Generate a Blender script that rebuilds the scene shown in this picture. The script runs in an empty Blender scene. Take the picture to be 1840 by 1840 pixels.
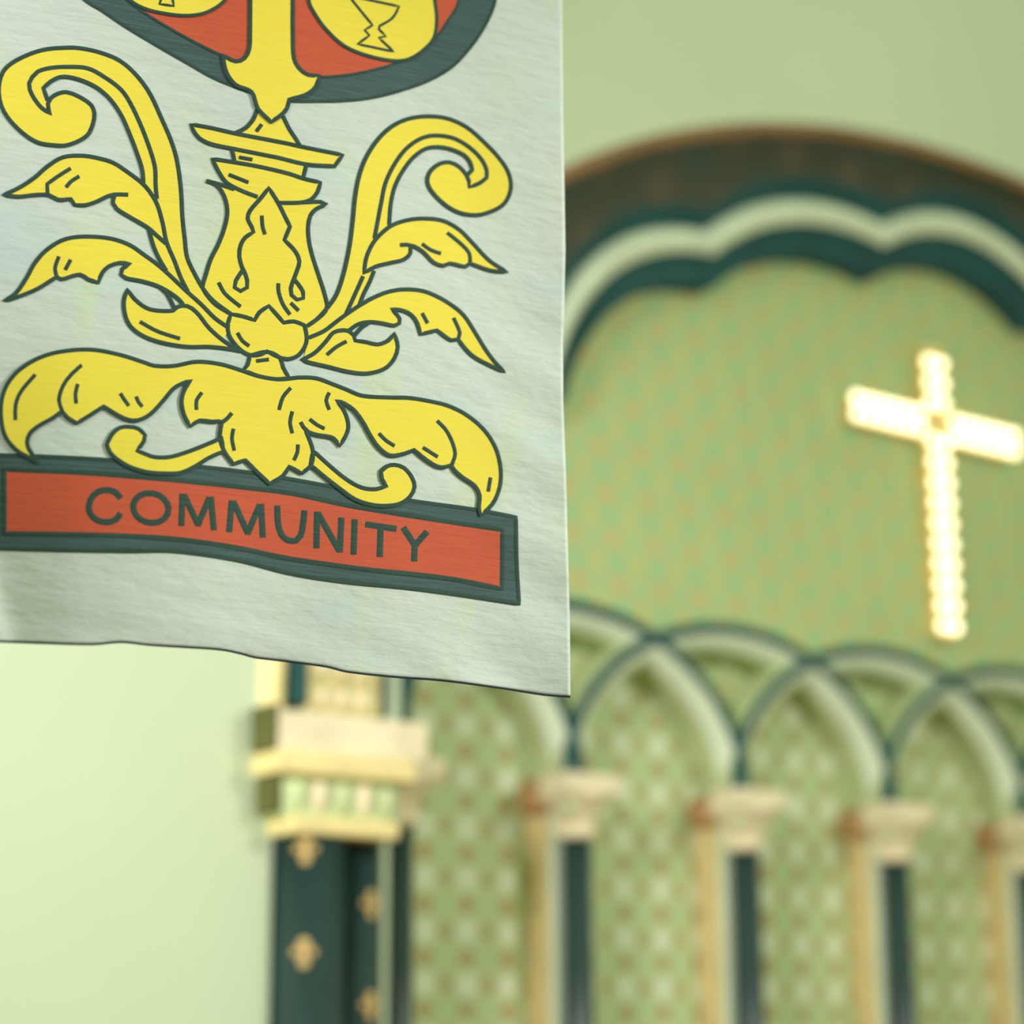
import bpy, bmesh, math, random
import numpy as np
from mathutils import Vector, Matrix
from mathutils.geometry import delaunay_2d_cdt

random.seed(7)
S = bpy.context.scene
C = S.collection
PI = math.pi

# ------------------------------------------------------------------ camera
FPX = 4000.0                      # focal length in pixels of the 1840 px frame
PITCH, PHI, ROLL = math.radians(14.1335), math.radians(52.611), math.radians(-0.4247)
CAM = np.array([-6.045, -5.323, 1.6])
_fh = np.array([math.cos(PHI), math.sin(PHI), 0.0]); _rh = np.array([math.sin(PHI), -math.cos(PHI), 0.0]); _z = np.array([0, 0, 1.0])
CF = math.cos(PITCH) * _fh + math.sin(PITCH) * _z
_u = -math.sin(PITCH) * _fh + math.cos(PITCH) * _z
CR = math.cos(ROLL) * _rh + math.sin(ROLL) * _u
CU = -math.sin(ROLL) * _rh + math.cos(ROLL) * _u
cam_d = bpy.data.cameras.new('camera'); cam = bpy.data.objects.new('camera', cam_d); C.objects.link(cam)
cam_d.sensor_width = 36.0; cam_d.lens = FPX / 1840 * 36.0; cam_d.clip_end = 200
m = Matrix.Identity(4)
for i in range(3):
    m[i][0], m[i][1], m[i][2], m[i][3] = CR[i], CU[i], -CF[i], CAM[i]
cam.matrix_world = m
cam_d.dof.use_dof = True; cam_d.dof.focus_distance = 3.2; cam_d.dof.aperture_fstop = 1.48; cam_d.dof.aperture_blades = 0
S.camera = cam

# ------------------------------------------------------------------ world, lights, exposure
def srgb(r, g, b):
    f = lambda c: (c / 255 / 12.92) if c <= 10 else ((c / 255 + 0.055) / 1.055) ** 2.4
    return (f(r), f(g), f(b), 1.0)

w = bpy.data.worlds.new('world'); S.world = w; w.use_nodes = True
bg = w.node_tree.nodes['Background']; bg.inputs[0].default_value = (0.83, 1.0, 0.67, 1); bg.inputs[1].default_value = 0.55

def area(name, loc, target, sx, sy, power, col):
    l = bpy.data.lights.new(name, 'AREA'); l.shape = 'RECTANGLE'; l.size = sx; l.size_y = sy; l.energy = power; l.color = col
    o = bpy.data.objects.new(name, l); C.objects.link(o); o.location = loc
    o.rotation_euler = (Vector(target) - Vector(loc)).to_track_quat('-Z', 'Y').to_euler()
    return o
area('window_daylight', (-6.5, -1.5, 2.2), (-2.0, 0.0, 2.3), 0.9, 2.0, 50, (1.0, 0.98, 0.92))
area('nave_lamp', (0.2, -6.9, 4.6), (-4.2, -3.0, 2.5), 1.2, 1.2, 210, (1.0, 0.97, 0.88))
def spot(name, loc, target, power, size, blend, soft, col):
    l = bpy.data.lights.new(name, 'SPOT'); l.energy = power; l.spot_size = math.radians(size); l.spot_blend = blend; l.shadow_soft_size = soft; l.color = col
    o = bpy.data.objects.new(name, l); C.objects.link(o); o.location = loc
    o.rotation_euler = (Vector(target) - Vector(loc)).to_track_quat('-Z', 'Y').to_euler()
spot('banner_added_spot', (-0.6, -6.6, 4.4), (-3.95, -3.0, 2.3), 580, 26, 0.8, 0.12, (1.0, 0.96, 0.94))  # added to brighten the banner; no fixture is seen
spot('pier_added_spot', (-8.0, -3.6, 4.4), (-2.6, -0.2, 2.5), 1050, 38, 1.0, 0.5, (1.0, 0.92, 0.98))  # unseen light, added to make the bright pool around the pier

S.view_settings.view_transform = 'Standard'; S.view_settings.look = 'None'
S.view_settings.gamma = 1.0; S.view_settings.use_curve_mapping = False; S.view_settings.exposure = 0.0

# ------------------------------------------------------------------ helpers
def tag(o, label=None, cat=None, group=None, kind=None):
    if label: o['label'] = label
    if cat: o['category'] = cat
    if group: o['group'] = group
    if kind: o['kind'] = kind
    return o

def link(name, me, mat=None, parent=None):
    o = bpy.data.objects.new(name, me); C.objects.link(o)
    if mat is not None and me is not None and len(me.materials) == 0: me.materials.append(mat)
    if parent is not None:
        o.parent = parent
        o.matrix_parent_inverse = Matrix.Translation(-WLOC[parent.name])
        WLOC[o.name] = Vector((0, 0, 0))
    else:
        WLOC[o.name] = Vector((0, 0, 0))
    return o
WLOC = {}
def empty(name, loc):
    o = bpy.data.objects.new(name, None); C.objects.link(o); o.location = loc; WLOC[o.name] = Vector(loc)
    o.empty_display_size = 0.1
    return o

def mesh(verts, faces, smooth=True, uv=None):
    me = bpy.data.meshes.new('m'); me.from_pydata([tuple(map(float, v)) for v in verts], [], faces)
    if smooth:
        me.polygons.foreach_set('use_smooth', [True] * len(me.polygons))
    if uv is not None:
        l = me.uv_layers.new(name='UVMap')
        idx = np.empty(len(me.loops), dtype=np.int32); me.loops.foreach_get('vertex_index', idx)
        l.data.foreach_set('uv', np.asarray(uv, dtype=np.float32)[idx].ravel())
    me.update()
    return me

def box_me(x0, x1, y0, y1, z0, z1, bev=0.0):
    bm = bmesh.new(); bmesh.ops.create_cube(bm, size=1)
    for v in bm.verts:
        v.co = Vector(((x0 + x1) / 2 + v.co.x * (x1 - x0), (y0 + y1) / 2 + v.co.y * (y1 - y0), (z0 + z1) / 2 + v.co.z * (z1 - z0)))
    if bev > 0:
        bmesh.ops.bevel(bm, geom=bm.edges[:], offset=bev, segments=2, affect='EDGES', profile=0.6)
    me = bpy.data.meshes.new('m'); bm.to_mesh(me); bm.free(); return me

def lathe_me(prof, cx=0, cy=0, n=32, a0=0, a1=2 * PI, sq=0.0):
    """revolve (r,z) profile; sq>0 squares the section towards a box"""
    V, Fc = [], []
    full = abs(a1 - a0 - 2 * PI) < 1e-6; k = n if full else n + 1
    for r, z in prof:
        for i in range(k):
            a = a0 + (a1 - a0) * i / n
            c, s = math.cos(a), math.sin(a)
            q = 1.0 if sq == 0 else (1 - sq) + sq / max(abs(c), abs(s))
            V.append((cx + r * c * q, cy + r * s * q, z))
    for j in range(len(prof) - 1):
        for i in range(n):
            a, b = j * k + i, j * k + (i + 1) % k
            Fc.append((a, b, b + k, a + k))
    if full:
        Fc.append(tuple(range(k - 1, -1, -1))); Fc.append(tuple((len(prof) - 1) * k + i for i in range(k)))
    return mesh(V, Fc, True)

# ------------------------------------------------------------------ materials
def new_mat(name):
    mt = bpy.data.materials.new(name); mt.use_nodes = True
    nt = mt.node_tree; b = nt.nodes['Principled BSDF']
    return mt, nt, b
def N(nt, t, **k):
    n = nt.nodes.new(t)
    for a, v in k.items(): setattr(n, a, v)
    return n
def paint(name, col, rough=0.6, var=0.06, scale=6.0, metal=0.0, bump=0.0, spec=0.4):
    mt, nt, b = new_mat(name); L = nt.links.new
    tc = N(nt, 'ShaderNodeTexCoord'); no = N(nt, 'ShaderNodeTexNoise'); no.inputs['Scale'].default_value = scale; no.inputs['Detail'].default_value = 4
    L(tc.outputs['Object'], no.inputs['Vector'])
    rp = N(nt, 'ShaderNodeValToRGB')
    c0 = [c * (1 - var * 2) for c in col[:3]] + [1]; c1 = [min(1, c * (1 + var * 2)) for c in col[:3]] + [1]
    rp.color_ramp.elements[0].position = 0.3; rp.color_ramp.elements[1].position = 0.7
    rp.color_ramp.elements[0].color = c0; rp.color_ramp.elements[1].color = c1
    L(no.outputs['Fac'], rp.inputs['Fac']); L(rp.outputs['Color'], b.inputs['Base Color'])
    b.inputs['Roughness'].default_value = rough; b.inputs['Metallic'].default_value = metal; b.inputs['Specular IOR Level'].default_value = spec
    if bump:
        bp = N(nt, 'ShaderNodeBump'); bp.inputs['Strength'].default_value = bump; bp.inputs['Distance'].default_value = 0.01
        n2 = N(nt, 'ShaderNodeTexNoise'); n2.inputs['Scale'].default_value = scale * 12; L(tc.outputs['Object'], n2.inputs['Vector'])
        L(n2.outputs['Fac'], bp.inputs['Height']); L(bp.outputs['Normal'], b.inputs['Normal'])
    return mt

def math_n(nt, op, a, b=None, clamp=False):
    n = N(nt, 'ShaderNodeMath', operation=op); n.use_clamp = clamp
    for i, v in enumerate((a, b)):
        if v is None: continue
        if isinstance(v, (int, float)): n.inputs[i].default_value = v
        else: nt.links.new(v, n.inputs[i])
    return n.outputs[0]

def stencil(name, base, layers, px, pz, ox=0.0, oz=0.0, rough=0.55, shear=0.0):
    """painted diaper pattern on a wall: layers = (sign_x, sign_z, threshold, softness, colour)"""
    mt, nt, b = new_mat(name); L = nt.links.new
    tc = N(nt, 'ShaderNodeTexCoord'); sp = N(nt, 'ShaderNodeSeparateXYZ'); L(tc.outputs['Object'], sp.inputs[0])
    no = N(nt, 'ShaderNodeTexNoise'); no.inputs['Scale'].default_value = 9; L(tc.outputs['Object'], no.inputs['Vector'])
    jit = math_n(nt, 'MULTIPLY', math_n(nt, 'SUBTRACT', no.outputs['Fac'], 0.5), 0.9)
    ax = math_n(nt, 'MULTIPLY', math_n(nt, 'ADD', sp.outputs['X'], -ox), 2 * PI / px)
    az = math_n(nt, 'MULTIPLY', math_n(nt, 'ADD', sp.outputs['Z'], -oz), 2 * PI / pz)
    cx = math_n(nt, 'COSINE', math_n(nt, 'ADD', ax, math_n(nt, 'MULTIPLY', az, shear))); cz = math_n(nt, 'COSINE', math_n(nt, 'ADD', az, math_n(nt, 'MULTIPLY', jit, 0.8)))
    n2 = N(nt, 'ShaderNodeTexNoise'); n2.inputs['Scale'].default_value = 2.2; n2.inputs['Detail'].default_value = 3; L(tc.outputs['Object'], n2.inputs['Vector'])
    col = None
    mx = N(nt, 'ShaderNodeMix', data_type='RGBA'); mx.inputs[6].default_value = [c * 0.85 for c in base[:3]] + [1]; mx.inputs[7].default_value = [min(1, c * 1.12) for c in base[:3]] + [1]
    L(n2.outputs['Fac'], mx.inputs[0]); col = mx.outputs[2]
    for sx, sz, th, soft, c, fac in layers:
        s = math_n(nt, 'ADD', math_n(nt, 'MULTIPLY', cx, sx), math_n(nt, 'MULTIPLY', cz, sz))
        s = math_n(nt, 'ADD', s, math_n(nt, 'MULTIPLY', jit, 0.35))
        k = math_n(nt, 'DIVIDE', math_n(nt, 'SUBTRACT', s, th), soft, True)
        k = math_n(nt, 'MULTIPLY', k, fac)
        mx = N(nt, 'ShaderNodeMix', data_type='RGBA'); L(k, mx.inputs[0]); L(col, mx.inputs[6]); mx.inputs[7].default_value = c
        col = mx.outputs[2]
    L(col, b.inputs['Base Color']); b.inputs['Roughness'].default_value = rough; b.inputs['Specular IOR Level'].default_value = 0.35
    return mt

M = {}
M['wall'] = paint('wall_green_plaster', srgb(207, 223, 188), 0.7, 0.01, 1.5, bump=0.05)
M['floor'] = paint('floor_boards_brown', srgb(150, 120, 80), 0.5, 0.1, 3)
M['panel'] = stencil('panel_stencil', srgb(190, 208, 152),
    [(1, -1, 0.4, 1.4, srgb(232, 242, 220), 0.75), (-1, 1, 0.9, 0.9, srgb(176, 212, 160), 0.5), (-1, -1, 1.1, 0.6, srgb(176, 158, 102), 0.75), (1, 1, 1.2, 0.5, srgb(160, 134, 84), 0.85), (1, 1, 1.78, 0.12, srgb(216, 184, 134), 0.7)],
    0.155, 0.155, -2.045, 2.243)
M['tymp'] = stencil('tympanum_stencil', srgb(184, 198, 132),
    [(1, 1, 0.0, 1.8, srgb(150, 200, 148), 0.75), (-1, -1, 0.4, 1.3, srgb(160, 204, 150), 0.55), (1, -1, 0.8, 1.0, srgb(206, 180, 116), 0.7), (-1, 1, 0.9, 1.0, srgb(206, 196, 122), 0.6)],
    0.17, 0.15, 0.0, 0.03, shear=0.15)
M['band'] = stencil('arch_band_shaded', srgb(58, 64, 44), [(1, 1, 0.8, 0.8, srgb(84, 74, 50), 0.8), (-1, -1, 1.0, 0.8, srgb(46, 66, 52), 0.8)], 0.3, 0.26, 0, 0)  # shade on the arch band put into its dark base colour
M['ochre'] = stencil('ochre_band_lit', srgb(214, 200, 140), [(1, 1, 0.7, 0.8, srgb(182, 172, 110), 0.8), (-1, -1, 0.9, 0.7, srgb(232, 220, 168), 0.8)], 0.09, 0.09, 0.01, 0.02)  # lighter copy for the arch band's start, light put into the colour
M['teal'] = paint('teal_paint', srgb(40, 84, 84), 0.6, 0.08, 5, spec=0.2)
M['teal_shaft'] = paint('teal_shaft_paint', srgb(32, 60, 57), 0.35, 0.1, 4, spec=0.6)
M['pale'] = paint('pale_green_paint', srgb(222, 236, 206), 0.5, 0.04, 4)
M['flank'] = paint('moss_green_paint', srgb(186, 200, 146), 0.6, 0.05, 6)
M['tan'] = paint('tan_paint', srgb(228, 206, 148), 0.6, 0.07, 14)
M['gold'] = paint('gold_paint', srgb(242, 224, 156), 0.45, 0.05, 8, 0.0)
M['rust'] = paint('rust_shaded', srgb(150, 116, 76), 0.55, 0.08, 5)  # upper run of the roll, its shade put into a browner colour
M['cream'] = paint('cream_gilt', srgb(242, 228, 192), 0.5, 0.05, 10)
M['capgreen'] = paint('capital_green_wash', srgb(206, 222, 168), 0.5, 0.1, 16)
M['dark_cheek'] = paint('terracotta_brown', srgb(186, 140, 88), 0.6, 0.08, 10)  # side blocks a darker brown than the cream capitals
M['shade_olive'] = paint('olive_shaded', srgb(96, 98, 48), 0.6, 0.1, 10)  # shade on the pier capital's side put into a dark olive
M['flower'] = paint('gilt_flower', srgb(206, 176, 110), 0.5, 0.05, 10)
M['brass'] = paint('brass', srgb(240, 212, 136), 0.35, 0.05, 10, 0.3)
M['wood'] = paint('dark_wood', srgb(96, 64, 40), 0.5, 0.12, 20)
mt, nt, b = new_mat('glint_glow'); b.inputs['Base Color'].default_value = (1, 0.9, 0.6, 1); b.inputs['Emission Color'].default_value = (1.0, 0.88, 0.56, 1); b.inputs['Emission Strength'].default_value = 3.2  # glow added to imitate bright reflections on the gilt cross
M['glint_stud'] = mt

def fabric(name, col, streak=0.06, rough=0.75, sheen=0.2, wrinkle=0.25, mottle=None, slubh=0.015):
    """slubbed silk: horizontal weave streaks, fine wrinkles"""
    mt, nt, b = new_mat(name); L = nt.links.new
    uv = N(nt, 'ShaderNodeUVMap')
    def noise(sx, sy, sc, det=3, rot=0.0):
        mp = N(nt, 'ShaderNodeMapping'); mp.inputs['Scale'].default_value = (sx, sy, 1); mp.inputs['Rotation'].default_value = (0, 0, rot)
        no = N(nt, 'ShaderNodeTexNoise'); no.inputs['Scale'].default_value = sc; no.inputs['Detail'].default_value = det
        L(uv.outputs[0], mp.inputs[0]); L(mp.outputs[0], no.inputs['Vector']); return no.outputs['Fac']
    slub = noise(12, 330, 1.0, 3); fine = noise(250, 900, 1.0, 2); big = noise(3, 3, 1.0, 3)
    cols = [[c * (1 - streak * 2) for c in col[:3]] + [1], [min(1, c * (1 + streak * 2)) for c in col[:3]] + [1]]
    f = math_n(nt, 'ADD', math_n(nt, 'MULTIPLY', slub, 0.6), math_n(nt, 'MULTIPLY', fine, 0.4))
    f = math_n(nt, 'MULTIPLY', math_n(nt, 'SUBTRACT', f, 0.36), 3.5, True)
    mx = N(nt, 'ShaderNodeMix', data_type='RGBA'); L(f, mx.inputs[0]); mx.inputs[6].default_value = cols[0]; mx.inputs[7].default_value = cols[1]
    out = mx.outputs[2]
    if mottle:
        for mc, sc, lo, hi, amt in mottle:
            nz = noise(sc[0], sc[1], 1.0, 2)
            k = math_n(nt, 'MULTIPLY', math_n(nt, 'DIVIDE', math_n(nt, 'SUBTRACT', nz, lo), hi - lo, True), amt)
            m2 = N(nt, 'ShaderNodeMix', data_type='RGBA'); L(k, m2.inputs[0]); L(out, m2.inputs[6]); m2.inputs[7].default_value = mc; out = m2.outputs[2]
    L(out, b.inputs['Base Color'])
    b.inputs['Roughness'].default_value = rough; b.inputs['Specular IOR Level'].default_value = 0.25
    b.inputs['Sheen Weight'].default_value = sheen; b.inputs['Sheen Roughness'].default_value = 0.4
    wr = math_n(nt, 'ADD', noise(9, 26, 1.0, 4, 0.45), math_n(nt, 'MULTIPLY', noise(30, 60, 1.0, 3, 0.3), 0.4))
    h = math_n(nt, 'ADD', math_n(nt, 'MULTIPLY', slub, slubh), math_n(nt, 'ADD', math_n(nt, 'MULTIPLY', fine, 0.02), math_n(nt, 'MULTIPLY', wr, wrinkle)))
    bp = N(nt, 'ShaderNodeBump'); bp.inputs['Strength'].default_value = 1.0; bp.inputs['Distance'].default_value = 0.006
    L(h, bp.inputs['Height']); L(bp.outputs['Normal'], b.inputs['Normal'])
    return mt
M['silk'] = fabric('silk_cloth', srgb(210, 222, 218), 0.03, 0.7, 0.2, 0.65,
                   [(srgb(196, 214, 222), (2.2, 5), 0.5, 0.72, 0.6), (srgb(208, 228, 182), (9, 2.5), 0.55, 0.7, 0.5)])
M['yellow'] = fabric('yellow_satin', srgb(250, 230, 84), 0.025, 0.8, 0.03, 0.02, slubh=0.006)
M['red'] = fabric('red_satin', srgb(208, 94, 66), 0.05, 0.75, 0.05, 0.10)
M['blue'] = fabric('slate_satin', srgb(70, 96, 98), 0.14, 0.75, 0.1, 0.10)
M['cord'] = fabric('dark_stitch', srgb(54, 80, 74), 0.12, 0.8, 0.05, 0.05)
M['hem'] = fabric('hem_thread', srgb(44, 52, 62), 0.1, 0.8, 0.0, 0.05)

# ------------------------------------------------------------------ architecture
BAY = 0.7
ZC, AO, BO = 2.5, 2.99, 2.365       # main arch opening (front face y = YF)
YF = -0.25
YP = 0.15                           # recessed arcade panels
YT = 0.0                            # tympanum plane
ZSPR = 2.475; AX, AB = 0.735, 0.556 # interlaced arches: semi axes of the outer edge
WX, WZ = 9.0, 8.0

# floor
tag(link('floor', mesh([(-16, -14, 0), (WX, -14, 0), (WX, 0.4, 0), (-16, 0.4, 0)], [(0, 1, 2, 3)], False), M['floor']), 'plain brown floor below the painted wall', None, None, 'structure')

# front wall with arched opening
PEX = 2.1                          # slightly squared ellipse
def spow(v, p): return math.copysign(abs(v) ** p, v)
def ell(th, a, b, zc=ZC): return a * spow(math.cos(th), 2 / PEX), zc + b * spow(math.sin(th), 2 / PEX)
def ell_curve2(a, b, t0, t1, n):
    out = []
    for i in range(n + 1):
        t = t0 + (t1 - t0) * i / n; x, z = ell(t, a, b)
        nx, nz = spow(x / a, PEX - 1) / a, spow((z - ZC) / b, PEX - 1) / b; l = math.hypot(nx, nz)
        out.append((x, z, nx / l, nz / l))
    return out
NT = 96
V = []; Fc = []
a, b2 = AO - 0.02, BO - 0.02
for i in range(NT + 1):
    th = PI * i / NT; x, z = ell(th, a, b2)
    V += [(x, YF, z), (x, YF, WZ), (x, 0.1, z)]
for i in range(NT):
    k = i * 3
    Fc += [(k, k + 3, k + 4, k + 1), (k, k + 2, k + 5, k + 3)]
for sgn in (-1, 1):
    n = len(V); x0, x1 = sgn * a, sgn * 16 if sgn < 0 else WX
    V += [(x0, YF, 0), (x1, YF, 0), (x1, YF, WZ), (x0, YF, WZ), (x0, YF, ZC), (x0, 0.1, 0), (x0, 0.1, ZC)]
    Fc += [(n, n + 1, n + 2, n + 3), (n, n + 4, n + 6, n + 5)]
me = mesh(V, Fc, False); 
tag(link('wall_front', me, M['wall']), 'pale green plaster wall around the big painted arch', None, None, 'structure')

# recessed arcade panels (one wall behind the arcade)
tag(link('wall_back', box_me(-2.95, 2.95, YP, YP + 0.1, 0, 3.2), M['panel']), 'green stencilled wall behind the arcade columns', None, None, 'structure')

# tympanum: wall above the interlaced arches
def union_z(x):
    z = ZSPR
    for n in range(-1, 7):
        d = (x - (n - 2.5) * BAY) / AX
        if abs(d) < 1: z = max(z, ZSPR + AB * math.sqrt(1 - d * d))
    return z
V = []; Fc = []; NXT = 240
for i in range(NXT + 1):
    x = -2.9 + 5.8 * i / NXT
    zt = ZC + (BO - 0.03) * math.sqrt(max(0.001, 1 - (x / (AO - 0.03)) ** 2))
    zb = min(union_z(x) - 0.015, zt)
    V += [(x, YT, zb), (x, YT, zt), (x, YP, zb)]
for i in range(NXT):
    k = i * 3
    Fc += [(k, k + 3, k + 4, k + 1), (k, k + 2, k + 5, k + 3)]
tag(link('wall_tympanum', mesh(V, Fc, False), M['tymp']), 'green and ochre stencilled wall under the big arch', None, None, 'structure')

# generic sweep in the wall plane: list of curve points (x,z) with outward normals, profile of (offset, y)
def sweep_me(curve, prof, smooth=True):
    V, Fc = [], []; k = len(prof)
    for (x, z, nx, nz) in curve:
        for o, y in prof: V.append((x + nx * o, y, z + nz * o))
    for i in range(len(curve) - 1):
        for j in range(k - 1):
            p = i * k + j; Fc.append((p, p + 1, p + k + 1, p + k))
    return mesh(V, Fc, smooth)

def ell_curve(cx, zc, a, b, t0, t1, n, stilt=0.0):
    out = []
    if stilt: out.append((cx + a * math.cos(t0), zc - stilt, math.cos(t0) / abs(math.cos(t0)), 0))
    for i in range(n + 1):
        t = t0 + (t1 - t0) * i / n
        nx, nz = math.cos(t) / a, math.sin(t) / b; l = math.hypot(nx, nz)
        out.append((cx + a * math.cos(t), zc + b * math.sin(t), nx / l, nz / l))
    if stilt: out.append((cx + a * math.cos(t1), zc - stilt, math.cos(t1) / abs(math.cos(t1)), 0))
    return out

# interlaced arches
def half_round(o0, o1, y0, h, n=6):
    return [(o0 + (o1 - o0) * i / n, y0 - h * math.sin(PI * i / n)) for i in range(n + 1)]
def arcade_arch(n, label):
    cx = (n - 2.5) * BAY
    t0, t1 = 0.0, PI
    if n == -1: t1 = PI / 2 + 0.12
    if n == 6: t0 = PI / 2 - 0.12
    cur = ell_curve(cx, ZSPR, AX, AB, t0, t1, 56)
    r = empty('arcade_arch', (cx, 0, ZSPR))
    link('edge_roll', sweep_me(cur, half_round(0.008, -0.032, -0.004, 0.018)), M['teal'], r)
    link('splay_band', sweep_me(cur, [(-0.030, -0.003), (-0.038, -0.006), (-0.074, 0.038), (-0.080, 0.05)]), M['pale'], r)
    link('reveal', sweep_me(cur, [(-0.080, 0.05), (-0.084, 0.06), (-0.084, YP)]), M['flank'], r)
    link('outer_flank', sweep_me(cur, [(0.002, -0.002), (0.012, 0.02), (0.02, YP)]), M['flank'], r)
    tag(r, label, 'arch', 'interlaced arches of the arcade')
ordn = ['first', 'second', 'third', 'fourth', 'fifth', 'sixth', 'seventh', 'eighth']
for n in range(-1, 7):
    arcade_arch(n, ('leftmost half round-headed arch rib springing beside the teal pier' if n == -1 else
                    'round-headed teal-edged arch rib centred above the %s free-standing column from the pier' % ordn[n] if n < 6 else
                    'half arch rib at the far right end of the arcade'))

# colonnettes with piers
def make_column():
    r = empty('arcade_column', (0, 0, 0))
    link('pier_core', box_me(-0.064, 0.064, 0.035, YP, 0, ZSPR - 0.06), M['tan'], r)
    link('pier_front', box_me(-0.066, 0.066, 0.022, 0.04, 0, ZSPR - 0.06, 0.004), M['pale'], r)
    link('shaft', lathe_me([(0.056, 0), (0.056, 0.16), (0.048, 0.18), (0.047, 1.5), (0.046, 2.30)], 0, -0.015, 28), M['teal_shaft'], r)
    cap = link('capital', lathe_me([(0.048, 2.325), (0.052, 2.335), (0.060, 2.36), (0.082, 2.39), (0.108, 2.413), (0.112, 2.425)], 0, -0.01, 32, sq=0.45), M['cream'], r)
    link('necking', lathe_me([(0.046, 2.285), (0.058, 2.289), (0.064, 2.305), (0.058, 2.322), (0.048, 2.327)], 0, -0.015, 28), M['cream'], cap)
    link('abacus', box_me(-0.108, 0.100, -0.115, 0.03, 2.415, ZSPR + 0.004, 0.008), M['cream'], cap)
    link('impost_block', box_me(-0.095, 0.095, 0.03, YP, 2.375, ZSPR - 0.01, 0.006), M['dark_cheek'], cap)
    for sx in (-1, 1):
        lf = lathe_me([(0.001, 2.345), (0.014, 2.355), (0.022, 2.38), (0.020, 2.40), (0.010, 2.415)], sx * 0.062, -0.062, 12)
        link('leaf_boss', lf, M['capgreen'], cap)
    return r
def copy_tree(o, parent=None):
    c = o.copy(); C.objects.link(c)
    if parent: c.parent = parent
    for ch in list(o.children): copy_tree(ch, c)
    return c
col0 = make_column(); cols = []
for n in range(-1, 7):
    o = col0 if n == -1 else copy_tree(col0)
    o.location = ((n - 2.5) * BAY + (0.04 if n == -1 else -0.04 if n == 6 else 0), 0, 0)
    lab = ('slender teal column tucked against the right side of the big pier' if n == -1 else
           'slender teal column with cream capital, %s free-standing one right of the pier' % ordn[n] if n < 6 else
           'slender teal column against the right-hand pier')
    tag(o, lab, 'column', 'slender arcade columns')

# ------------------------------------------------------------------ main arch mouldings
arch = empty('arch_surround', (0, YF, 0))
tag(arch, 'big arch surround with rust edge and stencilled band darkened for shade, and scalloped pale moulding', 'arch')
cur = ell_curve2(AO, BO, 0.10, PI - 0.10, 120)
link('edge_roll', sweep_me(cur, half_round(0.014, -0.034, YF, 0.025)), M['rust'], arch)
for sgn in (-1, 1):
    link('edge_roll_foot', sweep_me([(sgn * AO, 2.52, sgn, 0)] + (ell_curve2(AO, BO, 0.0, 0.10, 8) if sgn > 0 else ell_curve2(AO, BO, PI, PI - 0.10, 8)), half_round(0.034, -0.05, YF, 0.035)), M['gold'], arch)  # foot of the same roll, its stronger light put into the gold
# scalloped base curve: cusps on an ellipse, lobes bulging outwards
AL, BL, BULGE = 2.447, 2.047, 0.118
ths = np.linspace(0, PI, 2001); ex = AL * np.cos(ths); ez = ZC + BL * np.sin(ths)
arc = np.concatenate([[0], np.cumsum(np.hypot(np.diff(ex), np.diff(ez)))]); mid = arc[1000]; PITCH_L = 0.88
def lobe_curve(n=700):
    out = []
    for i in range(n + 1):
        t = PI * i / n; s = np.interp(t, ths, arc) - mid
        tau = ((s + 0.05) / PITCH_L + 0.5) % 1.0
        k = abs(int(math.floor((s + 0.05) / PITCH_L + 0.5)))
        f_ = tau if (s + 0.05) > 0 else 1 - tau
        raise_ = [(0, 0), (0, 0.03), (0.03, 0)][k] if k < 3 else (0, 0)
        bul = [0.105, 0.066, 0.105, BULGE, BULGE, BULGE][min(k, 5)] * (1 - (2 * tau - 1) ** 2) + raise_[0] + (raise_[1] - raise_[0]) * f_
        nx, nz = math.cos(t) / AL, math.sin(t) / BL; l = math.hypot(nx, nz); nx /= l; nz /= l
        out.append((AL * math.cos(t) + nx * bul, ZC + BL * math.sin(t) + nz * bul, nx, nz))
    return out
LC = lobe_curve()
link('teal_outer_hollow', sweep_me(LC, [(0.108, -0.19), (0.095, -0.19), (0.08, -0.165), (0.06, -0.145), (0.04, -0.14)]), M['teal'], arch)
link('pale_scallop_roll', sweep_me(LC, half_round(0.044, -0.044, -0.14, 0.035, 8)), M['pale'], arch)
link('teal_inner_hollow', sweep_me(LC, [(-0.042, -0.14), (-0.055, -0.125), (-0.09, -0.10), (-0.13, -0.09), (-0.145, -0.085), (-0.148, 0.02)]), M['teal'], arch)
V = []; Fc = []
for i, (x, z, nx, nz) in enumerate(LC):
    t = PI * i / (len(LC) - 1)
    ox, oz = ell(t, AO - 0.03, BO - 0.03)
    ix, iz = x + nx * 0.108, z + nz * 0.108
    for f in (0, 0.5, 1):
        V.append((ox + (ix - ox) * f, YF + 0.005 + (0.055) * f + 0.02 * math.sin(PI * f), oz + (iz - oz) * f))
for i in range(len(LC) - 1):
    for j in range(2):
        k = i * 3 + j; Fc.append((k, k + 1, k + 4, k + 3))
link('stencilled_band', mesh(V, Fc, True), M['band'], arch)

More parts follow.
